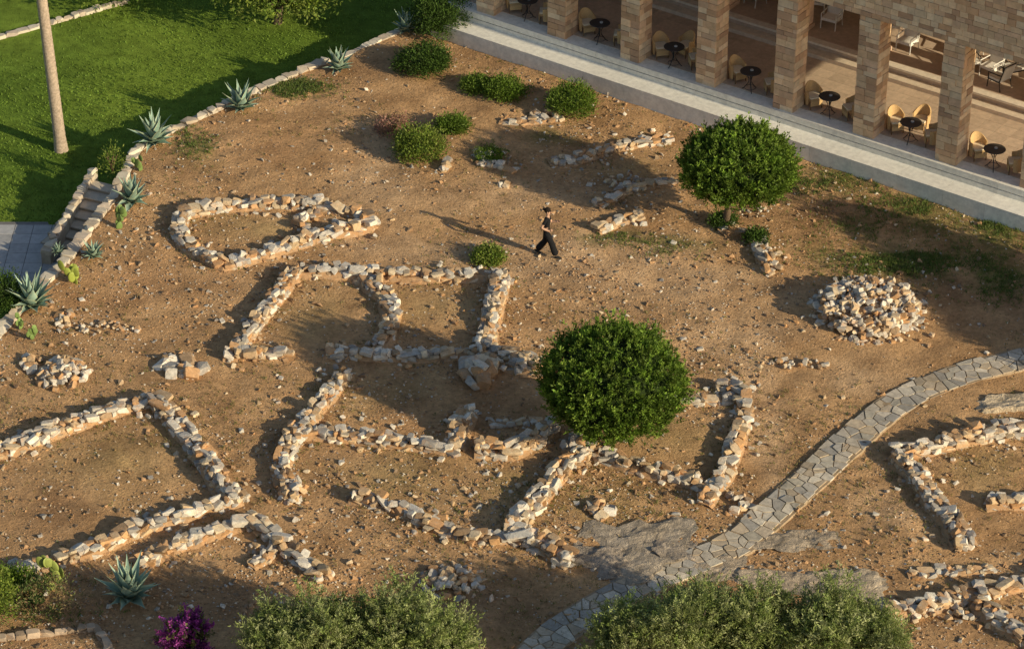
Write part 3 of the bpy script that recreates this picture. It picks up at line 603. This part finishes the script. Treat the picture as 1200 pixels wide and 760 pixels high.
def bush(u,v,wpx,h,cols=GREEN,name='shrub',z=0.,nt=None,leaf=.09,lump=.22,asp=.45,d=1.0,corek=.62):
    b=G(u,v,z); r=wpx/2/SC(u,v); em=bpy.data.objects.new(name,None); scene.collection.objects.link(em); c=np.array([b[0],b[1],z+h*.45]); R=(r,r*d,h*.55); sd2=random.randrange(999)
    V,F,C=core(c,R,sd2,corek,lump); fast('inner_crown',V,F,C,M_core,True,em)
    mb=MB()
    for k in range(5):
        a=k*1.25; mb.tube([(b[0],b[1],z-.05),(b[0]+math.cos(a)*r*.3,b[1]+math.sin(a)*r*.3,z+h*.4),(b[0]+math.cos(a)*r*.7,b[1]+math.sin(a)*r*.7,z+h*.7)],[.03,.025,.012],(.15,.1,.06),5)
    mb.obj('stems',M_trunk,True,em)
    nt=nt or int(130+r*r*260); a=Acc(); crown(a,c,R,nt,18,leaf,cols,lump,leaf*1.2,sd2,-.6,.3,asp,.6,.8); crown(a,c,np.array(R)*1.08,nt//6,10,leaf,cols,lump*1.5,leaf,sd2+1,-.3,.1,asp,1.2,.5); a.obj('foliage',M_leaf,parent=em)
DG=[[.07,.13,.02],[.09,.16,.025],[.055,.10,.018]]; YG=[[.19,.26,.035],[.24,.29,.055],[.13,.20,.03]]
bush(490,182,54,.9,YG); bush(529,152,32,.35,GREEN); bush(460,152,34,.3,[[.34,.17,.13],[.26,.19,.1],[.4,.22,.17]],lump=.4,corek=.3,nt=70); bush(670,130,54,.9,GREEN); bush(560,104,36,.3,GREEN,lump=.4,corek=.4); bush(592,112,40,.5,GREEN,lump=.3)
bush(497,82,58,.75,DG); bush(515,38,64,1.4,DG); bush(542,6,60,1.2,DG); bush(572,305,28,.28,YG); bush(574,185,30,.2,GREEN,leaf=.06); bush(132,200,20,.9,YG,lump=.5,nt=34,corek=.1)
bush(4,360,46,1.0,DG,z=-.2); bush(-6,725,44,1.8,YG); bush(42,712,60,.7,[[.15,.17,.06],[.28,.21,.1],[.1,.15,.04]],lump=.4,nt=90,corek=.3); bush(16,690,36,.5,GREEN,lump=.3,corek=.3); bush(848,262,22,.15,DG); bush(886,282,18,.2,DG)
# agaves
def agave(u,v,size,z=0,cols=((.26,.38,.30),(.33,.45,.35)),edge=(.52,.52,.30),n=30):
    b=G(u,v,z); b[2]=z+ (Hg(b[0],b[1]) if z==0 else 0); mb=MB()
    for i in range(n):
        q=i/n; az=i*2.39996+random.uniform(-.15,.15); el=math.radians(82-72*q**.9+random.uniform(-6,6)); Ln=size*(.6+.4*math.sin(math.pi*min(1,q+.25)))*random.uniform(.85,1.1); wd=.085*size*random.uniform(.9,1.2)
        p=Vector((b[0],b[1],b[2]+.05)); V=[];Cc=[]; seg=8; curve=random.uniform(.0,.5)*(1 if random.random()<.8 else 2.5)*q+.05
        cb=np.array(random.choice(cols))*random.uniform(.8,1.15)
        for k in range(seg+1):
            t=k/seg; a_=el-curve*t*t*1.2+(.12*t if q<.5 else 0); d=Vector((math.cos(az)*math.cos(a_),math.sin(az)*math.cos(a_),math.sin(a_))); 
            if k: p=p+d*(Ln/seg)
            side=Vector((-math.sin(az),math.cos(az),0)); up_=d.cross(side)*-1; 
            if up_.z<0: up_=-up_
            w_=wd*(.75+.9*math.sin(math.pi*min(1,t*1.1+.12)))*(1-t**2.2)+.003
            V+=[p+side*w_+up_*w_*.35,p+side*w_*.75+up_*w_*.2,p-up_*w_*.12,p-side*w_*.75+up_*w_*.2,p-side*w_+up_*w_*.35]; Cc+=[edge,cb,cb*.9,cb,edge]
        F=[(k*5+j,k*5+j+1,(k+1)*5+j+1,(k+1)*5+j) for k in range(seg) for j in range(4)]
        mb.add(V,F,np.array(Cc))
    mb.obj('agave_plant',M_agave,True)
agave(283,128,1.1); agave(397,84,.95); agave(181,168,1.25,edge=(.6,.6,.36)); agave(155,240,1.1); agave(476,38,.95); agave(110,303,.65); agave(38,360,1.25); agave(152,702,1.3,n=34); agave(68,298,.4)
def pear(u,v,n,s=.16,col=(.17,.25,.07)):
    b=G(u,v); mb=MB(); pads=[((b[0],b[1],.1),0)]
    for i in range(n):
        (px_,py_,pz),_=random.choice(pads); a=random.uniform(0,6.28); r=s*random.uniform(.7,1.1); np_=(px_+math.cos(a)*r*.9,py_+math.sin(a)*r*.5,min(pz+r*1.1,.15+s*3.5)); pads.append((np_,a))
    for (p,a) in pads:
        M=Matrix.Rotation(random.uniform(-.8,.8),3,'Z')@Matrix.Rotation(random.uniform(-.5,.5),3,'Y'); mb.ell(p,(s*.62,s*.13,s*random.uniform(.8,1)),np.array(col)*random.uniform(.8,1.3),12,8,M)
    mb.obj('prickly_pear_cactus',M_agave,True)
pear(88,332,9,.2,(.28,.33,.06)); pear(140,268,9,.18); pear(38,398,6,.13); pear(25,385,5,.13); pear(60,690,10,.2,(.28,.33,.08)); pear(165,200,5,.15)
# olive shrubs (foreground)
def olive(u,vtop,h,r,seed,cols=((.27,.32,.10),(.33,.38,.14),(.18,.24,.06),(.39,.42,.19)),name='olive_tree',nsh=1150,leaf=.10,asp=.22,zr=(.12,.8),ck=1.0):
    b=G(u,vtop+h*math.cos(PITCH)*41,0); em=bpy.data.objects.new(name,None); scene.collection.objects.link(em)
    mb=MB(); mb.tube([(b[0],b[1],-.1),(b[0]+.08,b[1],.4),(b[0]-.05,b[1]+.05,.9)],[.18,.14,.12],(.17,.14,.1),9)
    cl=[]; nb=20
    for k in range(nb):
        a=k*2.4+seed; zf=random.uniform(*zr); rr=r*random.uniform(.05,.85)*(1-.5*max(0,zf-.5)); q=(b[0]+math.cos(a)*rr,b[1]+math.sin(a)*rr,h*zf); cl.append(q)
        mb.tube([(b[0]-.05,b[1]+.05,min(.6,q[2])),(b[0]+math.cos(a)*rr*.5,b[1]+math.sin(a)*rr*.5,q[2]*.8),q],[.08,.05,.02],(.17,.14,.1),6)
    mb.obj('trunk',M_trunk,True,em)
    V,F,C=core((b[0],b[1],h*.36),(r*.5*ck,r*.5*ck,h*.25*ck),seed,1,.2); fast('inner_crown',V,F,C,M_core,True,em)
    acc=Acc(); cols=np.array(cols); cl=np.array(cl); topl=np.array([b[0],b[1],h*.5]); cb=RNG.uniform(.7,1.25,nb)
    for i in range(nsh):
        o=unit(RNG.normal(size=(1,3)))[0]; bb=1.
        if i%5==0: o[2]=abs(o[2]); st=topl+o*np.array([r*.55,r*.55,h*.22])*RNG.uniform(.8,1.1)
        else:
            qi=RNG.integers(0,nb); q=cl[qi]; bb=cb[qi]; st=q+o*r*.32*RNG.uniform(.3,1)*np.array([1,1,.8])
        d=o*.7+np.array([0,0,.95])+RNG.normal(size=3)*.3; d/=np.linalg.norm(d)
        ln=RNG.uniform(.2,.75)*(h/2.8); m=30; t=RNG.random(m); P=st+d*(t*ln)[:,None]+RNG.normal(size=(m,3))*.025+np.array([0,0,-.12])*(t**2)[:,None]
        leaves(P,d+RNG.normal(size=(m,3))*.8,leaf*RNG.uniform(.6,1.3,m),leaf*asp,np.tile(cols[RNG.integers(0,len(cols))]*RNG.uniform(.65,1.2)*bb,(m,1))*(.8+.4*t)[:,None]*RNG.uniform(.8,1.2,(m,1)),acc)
    acc.obj('foliage',M_leaf,parent=em)
for u,vt,h,r,s in [(328,716,2.8,1.25,1),(390,702,3.0,1.4,2),(470,698,3.1,1.5,3),(522,720,2.7,1.2,9),(735,702,2.8,1.35,4),(815,680,3.3,1.6,5),(885,698,3.0,1.4,8),(960,688,3.1,1.5,6),(1015,712,2.7,1.2,7)]: olive(u,vt,h,r,s,asp=.28)
olive(222,712,1.9,.8,3,((.32,.05,.27),(.44,.09,.38),(.2,.03,.17),(.14,.15,.05)),'bougainvillea',420,.08,.6,ck=.6)
def leafy(pos,h,r,name,cols=YG,n=700,z=LZ,leaf=.16,k=10):
    em=bpy.data.objects.new(name,None); scene.collection.objects.link(em); x,y=pos; mb=MB()
    mb.tube([(x,y,z-.1),(x+.1,y,z+h*.3),(x,y+.1,z+h*.6)],[.2,.16,.1],(.16,.12,.08),8); acc=Acc()
    for i in range(k):
        a=i*2.4; rr=r*random.uniform(.3,.8); q=(x+math.cos(a)*rr,y+math.sin(a)*rr,z+h*random.uniform(.55,.85)); mb.tube([(x,y,z+h*.3),((x+q[0])/2,(y+q[1])/2,z+h*.5),q],[.1,.06,.03],(.16,.12,.08),6)
        crown(acc,q,(r*.5,r*.5,r*.38),n//k,14,leaf,cols,.2,leaf,i,-.9,.8)
    mb.obj('trunk',M_trunk,True,em); acc.obj('foliage',M_leaf,parent=em)
g=G(325,28,LZ); leafy((g[0],g[1]),2.4,2.2,'garden_tree'); g=G(140,-4,LZ); leafy((g[0],g[1]),2.2,2.0,'garden_tree')
def palm(u,v,h,lx):
    b=G(u,v,LZ); em=bpy.data.objects.new('palm_tree',None); scene.collection.objects.link(em); mb=MB(); path=[];rad=[]
    for i in range(90):
        t=i/89; path.append((b[0]+lx*t,b[1]+.2*t,LZ-.1+h*t)); rad.append((.21-.05*t)*(1+.05*(i%2))+.1*max(0,.06-t)*8)
    mb.tube(path,rad,(.46,.36,.27),12); top=path[-1]; mb.obj('trunk',M_trunk,True,em); a=Acc()
    for k in range(26):
        az=k*2.4; el=math.radians(70-100*k/26); p=np.array(top); d=np.array([math.cos(az),math.sin(az)])
        for j in range(22):
            t=j/22; el2=el-1.1*t*t; p=p+np.array([d[0]*math.cos(el2),d[1]*math.cos(el2),math.sin(el2)])*.14; m=4; sd2=np.array([-d[1],d[0],-.3]); ax=np.concatenate([np.tile(sd2,(m//2,1)),np.tile(sd2*[-1,-1,1],(m//2,1))])+np.array([d[0],d[1],0])*.5+RNG.normal(size=(m,3))*.1
            leaves(np.tile(p,(m,1)),ax,.6*(1-.6*t),.05,np.tile([.09,.15,.04],(m,1)),a)
    a.obj('fronds',M_leaf,parent=em)
palm(72,176,10,-.4)
hm=[G(1366,370)[:2],G(1445,455)[:2],G(1560,540)[:2]]; L,f=resample(hm,.1); a=Acc(); em=bpy.data.objects.new('shadow_hedge',None); scene.collection.objects.link(em)  # unseen hedge added outside the frame to cast shade over the right side
for s in np.arange(0,L,1.0):
    q=f(np.array([s]))[0]; hh=4.1+random.uniform(-.6,.5); c=(q[0],q[1],hh*.5); R=(1.0,1.0,hh*.5); V,F,C=core(c,R,int(s*7),.88,.1); fast('inner_crown',V,F,C,M_core,True,em); crown(a,c,R,220,10,.2,DG,.12,.15,int(s*7))
a.obj('foliage',M_leaf,parent=em)
# ------------------------------------------------------------------ person
def person(u,v,yaw):
    b=G(u,v); sk=(.55,.34,.23); bk=(.012,.012,.014)
    pts=[('pel',(0,0,.95),.125),('wst',(.01,0,1.08),.105),('chs',(.03,0,1.24),.13),('upc',(.03,0,1.36),.09),('nek',(.035,0,1.45),.048),('hd0',(.05,0,1.53),.07),('hd1',(.06,0,1.60),.088),('hd2',(.055,0,1.66),.065),
     ('rhp',(.01,-.09,.90),.115),('rkn',(.20,-.10,.52),.10),('rcf',(.27,-.10,.30),.11),('ran',(.34,-.10,.10),.125),
     ('lhp',(-.01,.09,.90),.115),('lkn',(-.04,.10,.50),.10),('lcf',(-.19,.10,.30),.11),('lan',(-.32,.10,.12),.125),
     ('rsh',(.02,-.15,1.36),.06),('rel',(-.10,-.24,1.12),.045),('rwr',(.11,-.22,1.03),.030),('rpa',(.16,-.20,1.04),.030),
     ('lsh',(.03,.15,1.36),.06),('lel',(.10,.23,1.11),.045),('lwr',(.28,.20,1.16),.030),('lpa',(.33,.18,1.19),.030)]
    I={n:i for i,(n,_,_) in enumerate(pts)}
    ed=[('pel','wst',bk),('wst','chs',bk),('chs','upc',bk),('upc','nek',sk),('nek','hd0',sk),('hd0','hd1',sk),('hd1','hd2',sk),('pel','rhp',bk),('rhp','rkn',bk),('rkn','rcf',bk),('rcf','ran',bk),('pel','lhp',bk),('lhp','lkn',bk),('lkn','lcf',bk),('lcf','lan',bk),
        ('upc','rsh',bk),('rsh','rel',None),('rel','rwr',sk),('rwr','rpa',sk),('upc','lsh',bk),('lsh','lel',None),('lel','lwr',sk),('lwr','lpa',sk)]
    me=bpy.data.meshes.new('bd'); me.from_pydata([p for _,p,_ in pts],[(I[a],I[c]) for a,c,_ in ed],[]); ob=bpy.data.objects.new('bd',me); scene.collection.objects.link(ob)
    m=ob.modifiers.new('s','SKIN'); m.use_smooth_shade=True; m.branch_smoothing=.3
    for i,(_,_,r) in enumerate(pts):
        d=me.skin_vertices[0].data[i]; d.radius=(r,r); d.use_root=(i==0)
    s=ob.modifiers.new('u','SUBSURF'); s.levels=2; s.render_levels=2
    dg=bpy.context.evaluated_depsgraph_get(); me2=bpy.data.meshes.new_from_object(ob.evaluated_get(dg)); bpy.data.objects.remove(ob)
    V=np.array([v.co[:] for v in me2.vertices]); F=[list(p.vertices) for p in me2.polygons]
    bd=np.full(len(V),1e9); C=np.zeros((len(V),3))
    for a,c,col in ed:
        p=np.array(pts[I[a]][1]); q=np.array(pts[I[c]][1]); t=np.clip(((V-p)@(q-p))/((q-p)@(q-p)),0,1); d=np.linalg.norm(V-(p+t[:,None]*(q-p)),axis=1); k=d<bd; bd[k]=d[k]
        cc=np.tile(col,(len(V),1)) if col else np.where((t<.55)[:,None],np.array(bk),np.array(sk)); C[k]=cc[k]
    mb=MB(); mb.add(V,F,C)
    hr=(.02,.014,.01)
    mb.ell((.035,0,1.635),(.105,.088,.105),hr,12,8); mb.ell((-.075,0,1.66),(.05,.05,.05),hr,8,6)
    mb.ell((.148,0,1.585),(.016,.012,.02),sk,6,5); mb.box((.137,0,1.545),(.012,.045,.01),(.3,.1,.08))
    for y in(-.033,.033): mb.ell((.132,y,1.612),(.012,.014,.008),(.02,.015,.012),6,5)
    for y in(-.088,.088): mb.ell((.05,y,1.595),(.018,.01,.03),sk,6,5)
    for side,w_,p,dr in(('r',(.11,-.22,1.03),(.16,-.20,1.04),(.9,.25,.15)),('l',(.28,.20,1.16),(.33,.18,1.19),(.8,-.3,.4))):
        d=Vector(dr).normalized(); lat=d.cross(Vector((0,1,0))).normalized()
        for k,(o,ln) in enumerate(((-.03,.07),(-.01,.08),(.01,.075),(.03,.06))):
            s0=Vector(p)+d*.015+lat*o; mb.tube([s0,s0+d*ln*.5,s0+d*ln*.85+Vector((0,.018 if side=='r' else -.018,0))],[.010,.009,.006],sk,6)
        s0=Vector(w_)+d*.02-lat*.02; mb.tube([s0,s0-lat*.035+d*.02,s0-lat*.045+d*.05],[.011,.010,.007],sk,6)
    mb.ell((.40,-.10,.045),(.13,.045,.045),(.03,.03,.03),10,6); M=Matrix.Rotation(.45,3,'Y'); mb.ell((-.30,.10,.07),(.125,.045,.04),(.03,.03,.03),10,6,M)
    ob=mb.obj('walking_woman',M_cloth,True); ob.location=(b[0],b[1],Hg(b[0],b[1])); ob.rotation_euler=(0,0,yaw); ob.scale=(1.04,1.04,1.04)
person(640,300,math.radians(-14))
print('OBJ',len(bpy.data.objects),'SP',SP)
